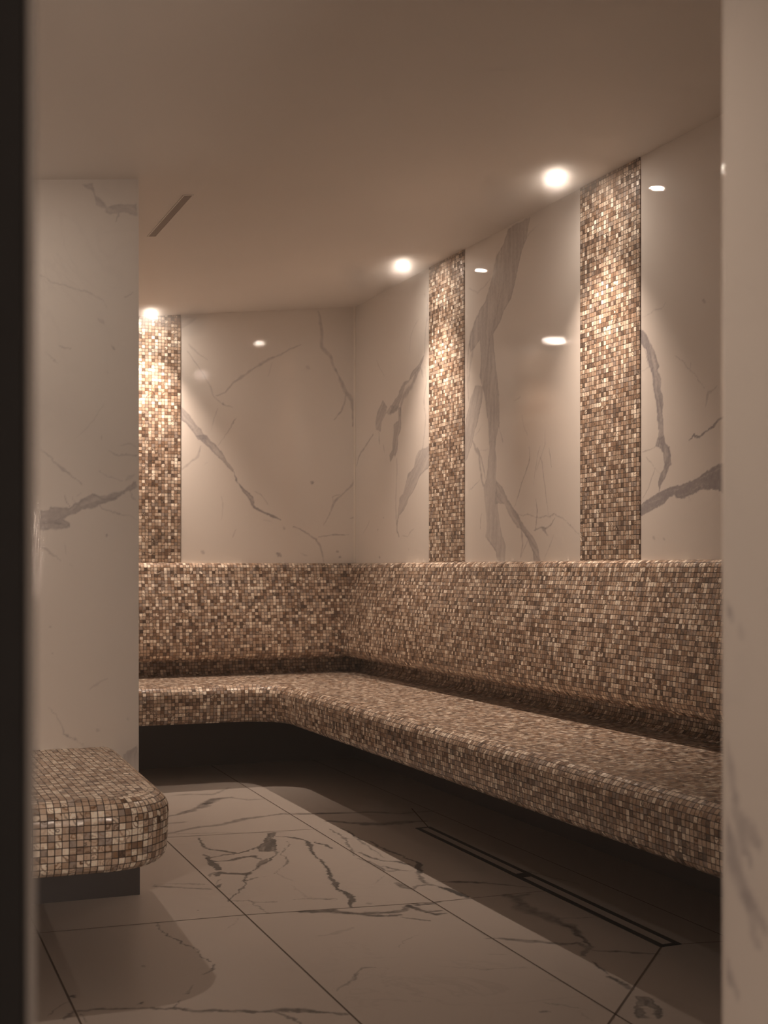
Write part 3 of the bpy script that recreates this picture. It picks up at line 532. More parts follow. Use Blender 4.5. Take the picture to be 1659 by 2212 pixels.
VEINS_FLOOR = [
    (0.5, 0, [(1.405,4.724),(1.449,4.74),(1.4,4.638),(1.4,4.596),(1.359,4.448),(1.338,4.417),(1.295,4.434),(1.299,4.492),(1.348,4.574),(1.386,4.666)]),
    (0.5, 0.0127, [(1.149,4.738),(1.139,4.616),(1.134,4.547),(1.151,4.52),(1.187,4.477),(1.214,4.428),(1.258,4.459),(1.308,4.508)]),
    (0.5, 0.0171, [(1.1,4.397),(1.112,4.337),(1.165,4.334),(1.221,4.368),(1.254,4.374),(1.26,4.315)]),
    (0.4, 0.0131, [(1.103,4.452),(1.113,4.401),(1.166,4.427),(1.21,4.429)]),
    (0.5, 0, [(1.101,4.415),(1.111,4.393),(1.101,4.323),(1.114,4.3),(1.096,4.202),(1.079,4.209),(1.082,4.295)]),
    (0.5, 0.0248, [(1.063,4.131),(1.085,4.172),(1.12,4.141),(1.153,4.112),(1.175,4.137)]),
    (0.5, 0.0089, [(1.175,4.137),(1.232,4.218),(1.286,4.286),(1.333,4.361)]),
    (0.35, 0, [(1.255,4.298),(1.29,4.312),(1.271,4.274),(1.209,4.192)]),
    (0.4, 0.0117, [(1.333,4.361),(1.356,4.449)]),
    (0.5, 0.0076, [(1.167,4.123),(1.133,4.054),(1.116,3.981),(1.067,3.894),(1.019,3.804)]),
    (0.35, 0.0094, [(1.128,4.024),(1.163,4.058),(1.208,4.074)]),
    (0.4, 0.0044, [(1.243,4.093),(1.279,4.147),(1.332,4.232),(1.354,4.315),(1.347,4.356),(1.379,4.42),(1.425,4.502),(1.432,4.562)]),
    (0.2, 0.0051, [(1.25,4.09),(1.259,4.037),(1.267,3.969)]),
    (0.5, 0.0132, [(1.424,4.661),(1.455,4.638),(1.472,4.61),(1.493,4.57),(1.5,4.514),(1.465,4.386),(1.453,4.314)]),
    (0.3, 0.0212, [(1.475,4.619),(1.494,4.573)]),
    (0.4, 0.0083, [(1.453,4.314),(1.439,4.19),(1.415,4.076)]),
    (0.5, 0.0094, [(1.521,4.516),(1.539,4.457),(1.539,4.387)]),
    (0.36, 0.0373, [(1.143,5.196),(1.21,5.234),(1.26,5.293),(1.312,5.354),(1.368,5.444),(1.414,5.513),(1.486,5.529)]),
    (0.4, 0, [(1.325,5.405),(1.359,5.448),(1.386,5.423),(1.346,5.396)]),
    (0.3, 0.0286, [(1.069,4.857),(1.137,4.898),(1.206,4.939),(1.267,4.939),(1.339,4.982),(1.421,5.036),(1.495,5.057),(1.566,5.08)]),
    (0.3, 0.0242, [(1.566,5.08),(1.677,5.049),(1.786,5.011)]),
    (0.25, 0.0259, [(1.111,5.048),(1.182,5.056)]),
    (0.25, 0.0084, [(1.066,4.847),(1.213,4.811),(1.343,4.76),(1.461,4.724)]),
    (0.5, 0, [(1.028,4.009),(1.051,4.023),(1.033,3.975),(1.016,3.982)]),
    (0.4, 0.0041, [(1.022,4.011),(1.061,4.083)]),
    (0.4, 0.0103, [(1.022,3.803),(1.07,3.792),(1.073,3.769),(1.14,3.743)]),
    (0.4, 0.0042, [(1.075,3.775),(1.078,3.705),(1.085,3.635)]),
    (0.35, 0.008, [(1.199,3.755),(1.244,3.744),(1.322,3.71)]),
    (0.3, 0.0087, [(0.852,4.094),(0.95,4.063),(1.006,4.033)]),
    (0.35, 0.0135, [(0.847,4.072),(0.908,4.033),(1.003,3.965)]),
    (0.25, 0.0196, [(1.496,5.495),(1.538,5.435),(1.598,5.44)]),
    (0.25, 0.018, [(1.256,5.665),(1.325,5.668),(1.437,5.624),(1.541,5.772)]),
    (0.3, 0.007, [(1.036,4.125),(1.065,4.18),(1.089,4.188)]),
    (0.5, 0.0071, [(0.906,3.736),(0.907,3.728)]),
    (0.45, 0.0055, [(1.493,4.522),(1.472,4.409),(1.456,4.337),(1.441,4.211),(1.42,4.095)]),
    (0.5, 0, [(1.442,4.193),(1.418,4.045),(1.394,3.955),(1.39,3.893),(1.368,3.839),(1.363,3.857),(1.384,3.959),(1.405,4.05)]),
    (0.5, 0.0083, [(1.366,3.855),(1.361,3.752)]),
    (0.5, 0, [(1.366,3.825),(1.379,3.76),(1.375,3.703),(1.361,3.666),(1.323,3.598),(1.321,3.612),(1.351,3.684),(1.357,3.739)]),
    (0.5, 0.0309, [(1.176,3.613),(1.22,3.596),(1.262,3.589),(1.295,3.549)]),
    (0.42, 0.0216, [(1.295,3.549),(1.328,3.523),(1.373,3.525),(1.414,3.508),(1.451,3.514),(1.485,3.561)]),
    (0.4, 0.0204, [(1.328,3.523),(1.348,3.495),(1.389,3.479),(1.429,3.476)]),
    (0.4, 0.0154, [(1.507,3.58),(1.517,3.555),(1.555,3.561),(1.59,3.568)]),
    (0.5, 0.0171, [(1.487,3.567),(1.491,3.511),(1.508,3.478),(1.546,3.476)]),
    (0.4, 0.0148, [(1.512,3.47),(1.519,3.447),(1.55,3.448)]),
    (0.35, 0.0086, [(1.42,3.454),(1.449,3.411),(1.479,3.386)]),
    (0.35, 0.0088, [(1.651,4.723),(1.647,4.612),(1.642,4.527),(1.619,4.452),(1.608,4.375),(1.575,4.251)]),
    (0.4, 0.0102, [(1.69,4.719),(1.699,4.658),(1.687,4.541),(1.688,4.487)]),
    (0.5, 0.0101, [(1.688,4.487),(1.711,4.457),(1.706,4.356),(1.711,4.265),(1.723,4.193),(1.724,4.136),(1.735,4.086),(1.723,4.028)]),
    (0.55, 0, [(1.739,4.084),(1.729,4.034),(1.684,3.923),(1.675,3.943),(1.699,4.02)]),
    (0.36, 0.0154, [(1.675,3.943),(1.65,3.854),(1.641,3.793),(1.665,3.745)]),
    (0.5, 0, [(1.668,3.744),(1.679,3.701),(1.684,3.639),(1.689,3.586),(1.673,3.6),(1.665,3.662)]),
    (0.4, 0.0135, [(1.612,4.285),(1.615,4.198),(1.638,4.133),(1.677,4.109),(1.692,4.058),(1.703,4.018)]),
    (0.35, 0.0126, [(1.57,4.206),(1.586,4.154),(1.591,4.063),(1.581,3.998),(1.611,3.986),(1.627,3.996),(1.611,4.055),(1.59,4.081)]),
    (0.3, 0.0095, [(1.624,3.989),(1.671,3.97)]),
    (0.35, 0.0213, [(1.557,3.834),(1.563,3.777),(1.575,3.742)]),
    (0.3, 0.011, [(1.575,3.742),(1.61,3.774),(1.635,3.78)]),
    (0.28, 0.0072, [(1.642,4.527),(1.68,4.512),(1.675,4.43),(1.667,4.311),(1.654,4.183)]),
    (0.3, 0.0118, [(1.685,3.808),(1.737,3.771),(1.821,3.738)]),
    (0.3, 0.0236, [(1.642,5.044),(1.773,5.018),(1.915,4.988),(2.017,4.908),(2.119,4.92)]),
    (0.35, 0.0429, [(1.698,4.871),(1.775,4.792),(1.862,4.733),(1.971,4.738),(2.039,4.724)]),
    (0.2, 0.0046, [(1.485,3.84),(1.558,3.939)]),
    (0.25, 0.0131, [(1.389,3.634),(1.389,3.62)]),
    (0.35, 0.0126, [(1.692,3.802),(1.785,3.755),(1.845,3.701),(1.928,3.62)]),
    (0.5, 0.0209, [(1.662,3.735),(1.68,3.671),(1.686,3.586)]),
    (0.3, 0.0408, [(1.806,3.566),(1.821,3.523),(1.784,3.416),(1.791,3.363),(1.799,3.311),(1.799,3.247),(1.817,3.194)]),
    (0.3, 0.0209, [(1.829,3.538),(1.876,3.556)]),
    (0.42, 0.016, [(1.806,3.213),(1.81,3.181),(1.789,3.115),(1.779,3.062),(1.763,2.999)]),
    (0.36, 0.018, [(1.553,3.173),(1.598,3.141),(1.657,3.096),(1.699,3.052),(1.756,3.043)]),
    (0.35, 0.0159, [(1.756,3.043),(1.747,2.992),(1.706,2.942)]),
    (0.36, 0.0113, [(1.751,2.97),(1.81,2.933),(1.889,2.882)]),
    (0.25, 0.0086, [(1.824,3.277),(1.919,3.255)]),
    (0.45, 0.0067, [(1.698,2.881),(1.69,2.834),(1.685,2.788)]),
    (0.4, 0.0162, [(1.671,2.764),(1.676,2.722),(1.675,2.666)]),
    (0.32, 0, [(1.654,2.62),(1.678,2.6),(1.659,2.514),(1.625,2.469),(1.611,2.474),(1.642,2.521),(1.64,2.552),(1.623,2.549),(1.6,2.479),(1.577,2.488),(1.599,2.538),(1.633,2.575)]),
    (0.22, 0.0055, [(1.435,2.654),(1.472,2.619),(1.504,2.576)]),
    (0.45, 0.0083, [(1.398,2.605),(1.423,2.594)]),
    (0.15, 0.0067, [(1.333,2.994),(1.416,2.931),(1.516,2.903)]),
    (0.2, 0.0088, [(1.962,3.797),(2.014,3.818),(2.078,3.609)]),
    (0.15, 0.0073, [(1.492,3.039),(1.535,3.016)]),
    (0.15, 0.0029, [(1.482,2.574),(1.476,2.504)]),
    (0.45, 0.0051, [(0.768,3.653),(0.762,3.571),(0.775,3.492),(0.793,3.408),(0.811,3.346),(0.807,3.269),(0.821,3.238)]),
    (0.5, 0.0056, [(0.817,3.208),(0.807,3.169),(0.778,3.139)]),
    (0.35, 0.0044, [(0.734,3.069),(0.709,3.019),(0.698,3.012)]),
    (0.45, 0.0038, [(0.678,2.967),(0.664,2.947),(0.657,2.919)]),
    (0.35, 0.0095, [(0.445,2.983),(0.516,2.975),(0.609,2.94)]),
    (0.48, 0.0165, [(0.609,2.94),(0.66,2.918),(0.7,2.887),(0.738,2.877),(0.785,2.848),(0.844,2.823)]),
    (0.3, 0.0039, [(0.442,3.056),(0.41,3.017),(0.392,2.974)]),
    (0.35, 0.0094, [(0.443,2.974),(0.42,2.934)]),
    (0.35, 0.0031, [(0.459,2.958),(0.459,2.9)]),
    (0.5, 0.0093, [(0.456,3.096),(0.459,3.087)]),
    (0.4, 0.0094, [(0.595,2.987),(0.597,2.978)]),
    (0.3, 0.0084, [(0.655,3.262),(0.656,3.253)]),
    (0.15, 0.0045, [(0.991,3.612),(0.943,3.522),(0.925,3.499)]),
    (0.48, 0.0178, [(0.836,2.832),(0.886,2.819),(0.938,2.785),(0.996,2.742)]),
    (0.4, 0.0072, [(0.858,2.816),(0.875,2.782),(0.886,2.721)]),
    (0.3, 0.0066, [(1.034,2.907),(1.091,2.964),(1.148,3.049),(1.177,3.046)]),
    (0.2, 0.0048, [(1.299,3.179),(1.329,3.225),(1.379,3.265)]),
    (0.14, 0.0139, [(1.147,3.357),(1.187,3.361),(1.256,3.396)]),
    (0.12, 0.0071, [(1.247,3.929),(1.246,3.771),(1.306,3.697)]),
]
VEINS_JAMB = [
    (0.25, 0.0118, [(1.166,0.827),(1.148,0.797),(1.136,0.772),(1.131,0.726),(1.115,0.696),(1.107,0.68)]),
    (0.3, 0.0226, [(1.157,0.722),(1.136,0.681),(1.115,0.647),(1.083,0.622)]),
    (0.25, 0.0146, [(1.123,0.728),(1.091,0.703)]),
    (0.25, 0.0079, [(1.153,0.586),(1.144,0.562),(1.123,0.54)]),
    (0.2, 0.0081, [(1.17,0.651),(1.157,0.598),(1.153,0.573)]),
    (0.2, 0.0125, [(1.111,0.635),(1.091,0.602)]),
    (0.3, 0.0103, [(1.144,0.938),(1.136,0.923)]),
    (0.25, 0.004, [(1.16,1.059),(1.156,1.057)]),
    (0.12, 0.008, [(1.123,0.918),(1.119,0.908)]),
]
# ------------------------------------------------------------------ room shell
def struct(o): o['kind'] = 'structure'; return o

# floor: stone tiles, joints as thin grout ribbons in the same mesh
ev, ef = [], []
def ribbon(a, b, w, z=0.0006):
    d = Vector((b[0]-a[0], b[1]-a[1])); d.normalize(); n = Vector((-d.y, d.x))*w/2
    k = len(ev)
    ev.extend([(a[0]-n.x, a[1]-n.y, z), (b[0]-n.x, b[1]-n.y, z), (b[0]+n.x, b[1]+n.y, z), (a[0]+n.x, a[1]+n.y, z)])
    ef.append((k, k+1, k+2, k+3))
ribbon((.443, 2.2), (.455, 3.98), .0045)
ribbon((.985, 1.2), (1.05, 5.84), .0045)
ribbon((1.515, 1.2), (1.635, 6.46), .0045)
ribbon((2.13, 1.2), (2.165, 6.46), .003)
ribbon((.0, 3.675), (1.01, 3.637), .0035)
ribbon((1.01, 3.637), (1.57, 3.572), .0035)
ribbon((1.57, 3.572), (1.94, 3.572), .0035)
ribbon((.80, 4.81), (1.61, 4.735), .003)
ribbon((1.60, 5.05), (2.08, 4.93), .003)
ribbon((1.932, 2.935), (1.30, 2.27), .0055)
ribbon((2.008, 4.622), (2.10, 5.0), .0045)
ribbon((1.995, 2.937), (2.40, 2.86), .0035)
us = dense(-0.95, 2.45, [(.2, 2.1, .0032)])
vs = dense(-1.6, 6.52, [(2.42, 3.7, .0035), (3.7035, 6.2, .006)])
floor = struct(grid_mesh('floor', us, vs, lambda U, V: (U, V, 0*U), VEINS_FLOOR, [M_FLOOR, M_GROUT], extra=(ev, ef), amp=0.006, gain=2.1))

# ceiling, falling gently to the left
v, f = [], []
n = 12
for i in range(2):
    y = (-1.6, YB+.05)[i]
    for x in (XL-.05, XR+.05): v.append((x, y, ceil_z(x)))
v += [(x, y, z+.1) for x, y, z in v[:4]]
f = [(0, 2, 3, 1), (4, 5, 7, 6), (0, 1, 5, 4), (2, 6, 7, 3), (0, 4, 6, 2), (1, 3, 7, 5)]
struct(mesh_obj('ceiling', v, f, M_CEIL))

def z_to_ceiling(U, V, x):          # V runs 0..TOP, squeezed so the last row meets the sloping ceiling
    return V
# right wall
us = dense(YF1, YB, [(3.2, 6.465, .0042)])
vs = dense(.955, TOP+.02, [(.99, TOP+.01, .0032)])
struct(grid_mesh('wall_right', us, vs, lambda U, V: (XR+0*U, U, V), VEINS_RIGHT, [M_WALL], flip=True, gain=2.0))
# back wall with the pale joint in the corner
us = dense(XP-.05, XR, [(1.46, XR-.004, .0034)])
ce = [(XR-.009, YB-.001, .96), (XR-.001, YB-.009, .96), (XR-.001, YB-.009, TOP), (XR-.009, YB-.001, TOP)]
struct(grid_mesh('wall_back', us, vs, lambda U, V: (U, YB+0*U, V), VEINS_BACK, [M_WALL, M_SILICONE], extra=(ce, [(0, 1, 2, 3)]), gain=2.0))
# projecting left wall: face towards the door and flank towards the bench
us = dense(XL, XP, [(.44, XP-.001, .0028)])
vs2 = dense(0, ceil_z(XP)+.02, [(.42, 2.14, .0034)])
def left_fn(U, V): return (U, YP+0*U, V)
fl = [(XP, YP, 0), (XP, YB, 0), (XP, YB, ceil_z(XP)+.02), (XP, YP, ceil_z(XP)+.02)]
struct(grid_mesh('wall_left', us, vs2, left_fn, VEINS_LEFT, [M_WALL, M_WALL], extra=(fl, [(0, 1, 2, 3)]), gain=1.5))
# side wall behind the door leaf, out of sight
v, f = box_data(XL-.06, XL, -1.6, YP, 0, TOP)
struct(mesh_obj('wall_side', v, f, M_WALL))

TRIM = .0072
# wall with the doorway: left half coloured near-black as unlit, with a metal corner trim, stone right jamb with a rounded edge
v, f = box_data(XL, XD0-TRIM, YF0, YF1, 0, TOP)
struct(mesh_obj('wall_front', v, f, M_JAMBSHADE))
prof = [(XD0-TRIM, YF0+.004), (XD0-TRIM+.002, YF0-.001)]
for k in range(9):
    a = -math.pi/2 + k*math.pi/2/8
    prof.append((XD0-.004+.004*math.cos(a), YF0+.003+.004*math.sin(a)))
prof += [(XD0, YF1), (XD0-TRIM, YF1)]
v = [(x, y, 0) for x, y in prof] + [(x, y, TOP) for x, y in prof]
m = len(prof)
f = [(i, (i+1) % m, (i+1) % m+m, i+m) for i in range(m)]
struct(mesh_obj('trim_1', v, f, M_JAMBTRIM))
# right jamb
R = .025
us = np.concatenate([np.linspace(YF0, .95, 4), np.linspace(.955, YF1-R, 60)])
arc = [(XD0*0+XD1+R-R*math.cos(a), YF1-R+R*math.sin(a)) for a in np.linspace(0, math.pi/2, 9)]
vsj = np.concatenate([np.linspace(0, TOP, 420)])
ev2 = []; ef2 = []
path = arc + [(XR+.05, YF1)]
for z in (0, TOP): ev2 += [(x, y, z) for x, y in path]
k = len(path)
ef2 = [(i, i+1, i+1+k, i+k) for i in range(k-1)]
wb = len(ev2)
ev2 += [(XD1, YF0, 0), (XR+.05, YF0, 0), (XR+.05, YF0, TOP), (XD1, YF0, TOP)]
ef2.append((wb, wb+1, wb+2, wb+3))
jm = grid_mesh('wall_jamb', us, vsj, lambda U, V: (XD1+0*U, U, V), VEINS_JAMB, [M_WALL, M_WALL], flip=True, extra=(ev2, ef2), gain=2.0)
struct(jm)
# dark stone plinths below the benches
for nm, b in (('baseboard_back', (XP, XR, YB-.012, YB+.03, 0, .445)), ('baseboard_right', (XR-.012, XR+.03, YF1, YB-.012, 0, .445)),
              ('baseboard_left', (XL, XP+.001, YP-.012, YP-.0005, 0, .30))):
    v, f = box_data(*b); struct(mesh_obj(nm, v, f, M_DARKSTONE))

# ------------------------------------------------------------------ mosaic benches
def arc2(cx, cy, r, a0, a1, n=14):
    return [(cx+r*math.cos(a), cy+r*math.sin(a)) for a in np.linspace(a0, a1, n)]

SEAT_TOP, SEAT_BOT = .446, .277
def seat_profile(rt=.05, rb=.036, lean=.004):
    """(inward offset, z) from the flat top over the rounded nose to the underside"""
    pr = []
    for a in np.linspace(0, math.pi/2, 9): pr.append((rt*(1-math.sin(a)), SEAT_TOP-rt*(1-math.cos(a))))
    for a in np.linspace(0, math.pi/2, 7): pr.append((lean+rb*(1-math.cos(a)), SEAT_BOT+rb*(1-math.sin(a))))
    return pr

def swept_seat(path, normals, back, name, parent, mat=None):
    pr = seat_profile()
    s = [0.0]
    for a, b in zip(path[:-1], path[1:]): s.append(s[-1]+math.hypot(b[0]-a[0], b[1]-a[1]))
    t = [0.0]
    for a, b in zip(pr[:-1], pr[1:]): t.append(t[-1]+math.hypot(b[0]-a[0], b[1]-a[1]))
    V, Fc, U = [], [], []
    np_, nr = len(path), len(pr)
    for i, (p, nn) in enumerate(zip(path, normals)):
        for j, (o, z) in enumerate(pr):
            V.append((p[0]-nn[0]*o, p[1]-nn[1]*o, z)); U.append((s[i], -t[j]))
    for i in range(np_-1):
        for j in range(nr-1):
            a = i*nr+j; Fc.append((a, a+1, a+nr+1, a+nr))
    # top and underside, flat
    for z, j, fl in ((SEAT_TOP, 0, False), (SEAT_BOT, nr-1, True)):
        k = len(V); ring = []
        for i in range(np_):
            x, y, _ = V[i*nr+j]; ring.append((x, y))
        ring += back
        for x, y in ring: V.append((x, y, z)); U.append((x, y))
        idx = list(range(k, k+len(ring)))
        Fc.append(tuple(idx if not fl else idx[::-1]))
    o = mesh_obj(name, V, Fc, mat or M_MOSAIC, parent, U, smooth=False)
    sm = np.zeros(len(o.data.polygons), bool); sm[:-2] = True
    o.data.polygons.foreach_set('use_smooth', sm)
    bm = bmesh.new(); bm.from_mesh(o.data); bmesh.ops.recalc_face_normals(bm, faces=bm.faces)
    bmesh.ops.triangulate(bm, faces=[fc for fc in bm.faces if len(fc.verts) > 4])
    bm.to_mesh(o.data); bm.free()
    return o

# L-shaped bench along the back and the right wall
D = .62
YS, XS, RC = YB-D, XR-D, .17
bench = put(empty('corner_bench', (XS+.3, YS+.3, 0)), 'long L-shaped bench with high backrest in brown shell mosaic along back and right walls', 'bench')
path = [(XP+.001, YS), (1.2, YS)] + arc2(XS-RC, YS-RC, RC, math.pi/2, 0, 16) + [(XS, y) for y in (5.0, 4.0, 3.0, 2.0, YF1+.003)]
nor = [(0, -1), (0, -1)] + [(-math.cos(a), -math.sin(a)) for a in np.linspace(math.pi/2, 0, 16)] + [(-1, 0)]*5
swept_seat(path, nor, [(XR+.025, YF1+.003), (XR+.025, YB+.025), (XP+.001, YB+.025)], 'seat', bench)

# backrest: leaning cushion-like profile (depth from wall, height)
bp = [(.0, 1.003), (.008, 1.0035)]
for a in np.linspace(.25, math.pi/2, 7): bp.append((.008+.030*math.sin(a), .972+.031*math.cos(a)))
for k in np.linspace(0, 1, 9)[1:]:
    bp.append((.038+.062*k+.010*math.sin(math.pi*k), .972-.395*k))
for a in np.linspace(0, math.pi/2, 8)[1:]: bp.append((.100-.047+.047*math.cos(a), .577-.052*math.sin(a)))
bp += [(.016, .523), (-.05, .522)]
cv = [(-.05, .522), (-.056, .515), (-.056, .495)]
for a in np.linspace(0, math.pi/2, 7)[1:]: cv.append((-.056+.042*(1-math.cos(a)), .495-.0485*math.sin(a)))
def wall_run(pr, side, name, parent):
    t = [0.0]
    for a, b in zip(pr[:-1], pr[1:]): t.append(t[-1]+math.hypot(b[0]-a[0], b[1]-a[1]))
    V, U, Fc = [], [], []
    for (d, z), tt in zip(pr, t):
        if side == 'back':
            ends = [XP+.001, 1.4, XR-d]; pts = [(e, YB-.0005-d, z) for e in ends]; uu = ends
        else:
            ends = [YB-d, 4.6, YF1+.003]; pts = [(XR-.0005-d, e, z) for e in ends]; uu = [-e for e in ends]
        V += pts; U += [(u, -tt) for u in uu]
    for j in range(len(pr)-1):
        for i in range(2):
            a = j*3+i; Fc.append((a, a+3, a+4, a+1))
    # close the free end
    return mesh_obj(name, V, Fc, M_MOSAIC, parent, U, smooth=True)
for side in ('back', 'right'):
    b = wall_run(bp, side, 'backrest', bench)
    b['label'] = {'back': 'short backrest on the back wall', 'right': 'long backrest on the right wall'}[side]
    c = wall_run(cv, side, 'recess', bench)
    c['label'] = 'shadowed coved recess below the backrest'

# broad low seat in front of the left wall
lounger = put(empty('wide_bench', (.3, 3.5, 0)), 'broad low bench with rounded corner in large pale shell mosaic below left marble wall', 'bench')
xr, yf, rc = .70, 3.05, .165
skew = .032/.94
def sk(p): return (p[0]+max(0, p[1]-yf)*skew, p[1])
path = [(XL+.002, yf), (0, yf)] + arc2(xr-rc, yf+rc, rc, -math.pi/2, 0, 16) + [(xr, 3.6), (xr, YP-.0005)]
path = [sk(p) for p in path]
nor = [(0, -1), (0, -1)] + [(math.cos(a), math.sin(a)) for a in np.linspace(-math.pi/2, 0, 16)] + [(1, 0)]*2
swept_seat(path, nor, [(XL+.002, YP-.0005)], 'seat', lounger, M_MOSAIC_PALE)

# ------------------------------------------------------------------ mosaic strips in the stone walls
def strip(side, a0, a1, label):
    n = 24
    if side == 'R':
        z1 = ceil_z(XR)
        v, f = box_data(XR-.0035, XR+.01, a0, a1, 1.0045, z1)
        uv = [(-p[1]+a1, p[2]) for p in v]
    else:
        z1 = ceil_z((a0+a1)/2)
        v, f = box_data(a0, a1, YB-.0035, YB+.01, 1.0045, z1+.03)
        uv = [(p[0]-a0, p[2]) for p in v]
    o = mesh_obj('mosaic_strip', v, f, M_MOSAIC, None, uv)
    return put(o, label, 'mosaic panel', 'vertical mosaic strips above the backrest')
strip('B', 1.10, 1.484, 'vertical shell mosaic strip on the back wall beside the projecting left wall')
strip('R', 5.134, 5.505, 'vertical shell mosaic strip on right wall, nearer the room corner, by the thickest marble vein')
strip('R', 3.769, 4.157, 'tallest vertical shell mosaic strip on right wall, nearest the doorway')

# ------------------------------------------------------------------ recessed downlights
def lens_material(name, glow):
    m = bpy.data.materials.new(name); m.use_nodes = True
    nt = m.node_tree; nt.nodes.clear()
    e = nt.nodes.new('ShaderNodeEmission'); e.inputs[0].default_value = (1.0, .82, .67, 1); e.inputs[1].default_value = glow
    o = nt.nodes.new('ShaderNodeOutputMaterial'); nt.links.new(e.outputs[0], o.inputs[0])
    return m
M_LENS = lens_material('lit_lens', LENS_GLOW)
M_LENS_DEEP = lens_material('dim_lit_lens', LENS_GLOW*0.04)

STEAM_DENSITY = 2.2
# wreaths of denser steam that catch the light around each lamp
M_STEAM = bpy.data.materials.new('steam'); M_STEAM.use_nodes = True
_nt = M_STEAM.node_tree; _nt.nodes.clear()
_vs = _nt.nodes.new('ShaderNodeVolumeScatter'); _vs.inputs['Color'].default_value = (1, .99, .97, 1); _vs.inputs['Anisotropy'].default_value = 0.89
_o = _nt.nodes.new('ShaderNodeOutputMaterial'); _nt.links.new(_vs.outputs[0], _o.inputs['Volume'])
_nt.links.new(_nt.nodes.new('ShaderNodeTexCoord').outputs['Object'], _nt.nodes.new('ShaderNodeSeparateXYZ').inputs[0])
_xyz = [n for n in _nt.nodes if n.bl_idname == 'ShaderNodeSeparateXYZ'][0]
def _m(op, a, b=None):
    n = _nt.nodes.new('ShaderNodeMath'); n.operation = op
    for i, v in enumerate((a, b)):
        if v is None: continue
        if isinstance(v, (int, float)): n.inputs[i].default_value = v
        else: _nt.links.new(v, n.inputs[i])
    return n.outputs[0]
def _ss(v, a, b, c, d):
    n = _nt.nodes.new('ShaderNodeMapRange'); n.interpolation_type = 'SMOOTHSTEP'; _nt.links.new(v, n.inputs[0])
    for i, x in enumerate((a, b, c, d)): n.inputs[i+1].default_value = x
    return n.outputs[0]
_rho = _m('SQRT', _m('ADD', _m('MULTIPLY', _xyz.outputs[0], _xyz.outputs[0]), _m('MULTIPLY', _xyz.outputs[1], _xyz.outputs[1])))
_den = _m('MULTIPLY', _ss(_rho, .09, .24, 0, 1), _ss(_rho, .2, .36, 1, 0))
_den = _m('MULTIPLY', _den, _ss(_m('ABSOLUTE', _xyz.outputs[2]), .03, .15, 1, 0))
_nt.links.new(_m('MULTIPLY', _den, STEAM_DENSITY), _vs.inputs['Density'])

def lathe(pr, n=28):
    V, Fc = [], []
    for i in range(n):
        a = 2*math.pi*i/n
        for r, z in pr: V.append((r*math.cos(a), r*math.sin(a), z))
    m = len(pr)
    for i in range(n):
        for j in range(m-1):
            a, b = i*m+j, ((i+1) % n)*m+j
            Fc.append((a, b, b+1, a+1))
    return V, Fc
def local(name, V, Fc, mat, parent, smooth=False):
    o = mesh_obj(name, V, Fc, mat, None, None, smooth); o.parent = parent; return o
def downlight(x, y, label, power=1.0, steam=None, lens=None):
    t = put(empty('downlight', (x, y, ceil_z(x))), label, 'ceiling light', 'recessed ceiling downlights')
    t.rotation_euler = (0, -math.atan(SLOPE), 0)
    V, Fc = lathe([(.0185, -.0005), (.019, -.0035), (.027, -.003), (.030, -.0005)])
    local('trim_ring', V, Fc, M_RING, t, True)
    V = [(.0175*math.cos(2*math.pi*i/28), .0175*math.sin(2*math.pi*i/28), -.003) for i in range(28)]
    local('lens', V, [tuple(range(27, -1, -1))], lens or M_LENS, t)
    ld = bpy.data.lights.new('bulb', 'SPOT'); ld.energy = SPOT_POWER*power; ld.color = SPOT_COLOR
    ld.spot_size = math.radians(SPOT_ANGLE); ld.spot_blend = 1.0; ld.shadow_soft_size = .017
    lo = bpy.data.objects.new('bulb', ld); COL.objects.link(lo); lo.parent = t
    lo.location = (0, 0, -.006); lo.rotation_euler = (0, math.atan(SLOPE), 0)
    if steam:
        bm = bmesh.new(); bmesh.ops.create_icosphere(bm, subdivisions=2, radius=.365); bmesh.ops.scale(bm, vec=(1, 1, .42), verts=bm.verts)
        me = bpy.data.meshes.new('steam'); bm.to_mesh(me); bm.free(); me.materials.append(M_STEAM)
        so = bpy.data.objects.new('steam', me); COL.objects.link(so); so.location = (x, y, ceil_z(x)-.02)
        put(so, steam, 'steam', None, 'stuff')
    return t
downlight(2.20, 3.98, 'small round lit downlight in front of the tallest mosaic strip near the doorway', steam='glowing steam around the downlight nearest the doorway')
downlight(2.21, 5.37, 'small round lit downlight in front of the mosaic strip nearer the room corner', steam='glowing steam around the downlight nearer the room corner')
downlight(1.307, 6.33, 'small round lit downlight above the mosaic strip on the back wall', steam='glowing steam around the downlight above the back wall')
downlight(.30, 3.50, 'small round lit downlight above the broad low bench', power=0.20)
downlight(.50, 1.36, 'small round lit downlight just inside the doorway', power=0.36, lens=M_LENS_DEEP)

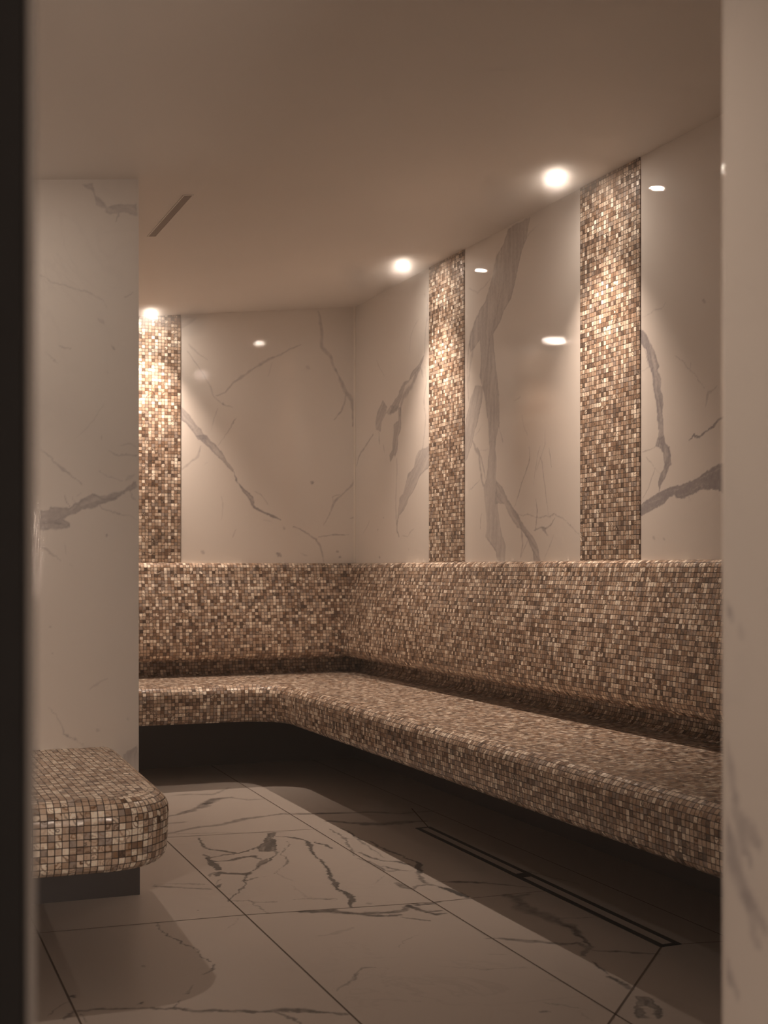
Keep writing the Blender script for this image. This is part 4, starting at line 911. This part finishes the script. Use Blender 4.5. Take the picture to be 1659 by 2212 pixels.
# ------------------------------------------------------------------ linear floor drain
dr = put(empty('linear_drain', (1.96, 3.78, 0)), 'long narrow black-edged channel drain set in the marble floor under the right bench', 'floor drain')
A0, B0, A1, B1 = (1.926, 2.931), (1.993, 2.934), (1.952, 4.612), (2.015, 4.618)
def dp(s, t, z):   # s across 0..1, t along 0..1
    x = (A0[0]*(1-s)+B0[0]*s)*(1-t)+(A1[0]*(1-s)+B1[0]*s)*t
    y = (A0[1]*(1-s)+B0[1]*s)*(1-t)+(A1[1]*(1-s)+B1[1]*s)*t
    return (x, y, z)
V, Fc = [], []
def bar(s0, s1, t0, t1, z0=-.004, z1=.0018, V_=None, F_=None):
    k = len(V_)
    V_.extend([dp(s0, t0, z0), dp(s1, t0, z0), dp(s1, t1, z0), dp(s0, t1, z0), dp(s0, t0, z1), dp(s1, t0, z1), dp(s1, t1, z1), dp(s0, t1, z1)])
    F_.extend([tuple(i+k for i in q) for q in [(0,3,2,1),(4,5,6,7),(0,1,5,4),(1,2,6,5),(2,3,7,6),(3,0,4,7)]])
sw = .27
bar(0, sw, 0, 1, V_=V, F_=Fc); bar(1-sw, 1, 0, 1, V_=V, F_=Fc)
for t0, t1 in ((0, .010), (.487, .517), (.990, 1)): bar(sw, 1-sw, t0, t1, V_=V, F_=Fc)
mesh_obj('frame', V, Fc, M_DRAIN, dr)  # bars fill the open slots, their darkness put into the colour
for t0, t1 in ((.010, .487), (.517, .990)):
    V, Fc = [], []; bar(sw, 1-sw, t0, t1, z1=.0012, V_=V, F_=Fc)
    mesh_obj('tile_insert', V, Fc, M_FLOOR, dr)

# ------------------------------------------------------------------ slot diffuser in the ceiling
vx, vy0, vy1, vw = .985, 4.18, 4.75, .034
vent = put(empty('slot_vent', (vx, (vy0+vy1)/2, ceil_z(vx))), 'narrow dark slot air vent in the ceiling near the projecting left wall', 'air vent')
vent.rotation_euler = (0, -math.atan(SLOPE), 0)
h = (vy1-vy0)/2
V, Fc = [], []
for b in ((-vw/2, -vw/2+.004, -h, h, -.002, .001), (vw/2-.004, vw/2, -h, h, -.002, .001), (-vw/2+.004, vw/2-.004, -h, -h+.004, -.002, .001), (-vw/2+.004, vw/2-.004, h-.004, h, -.002, .001)):
    v, f = box_data(*b); add(V, Fc, v, f)
local('frame', V, Fc, M_CEIL, vent)
v, f = box_data(-vw/2+.004, vw/2-.004, -h+.004, h-.004, -.0012, .0005)
local('slot', v, f, M_VENT, vent)
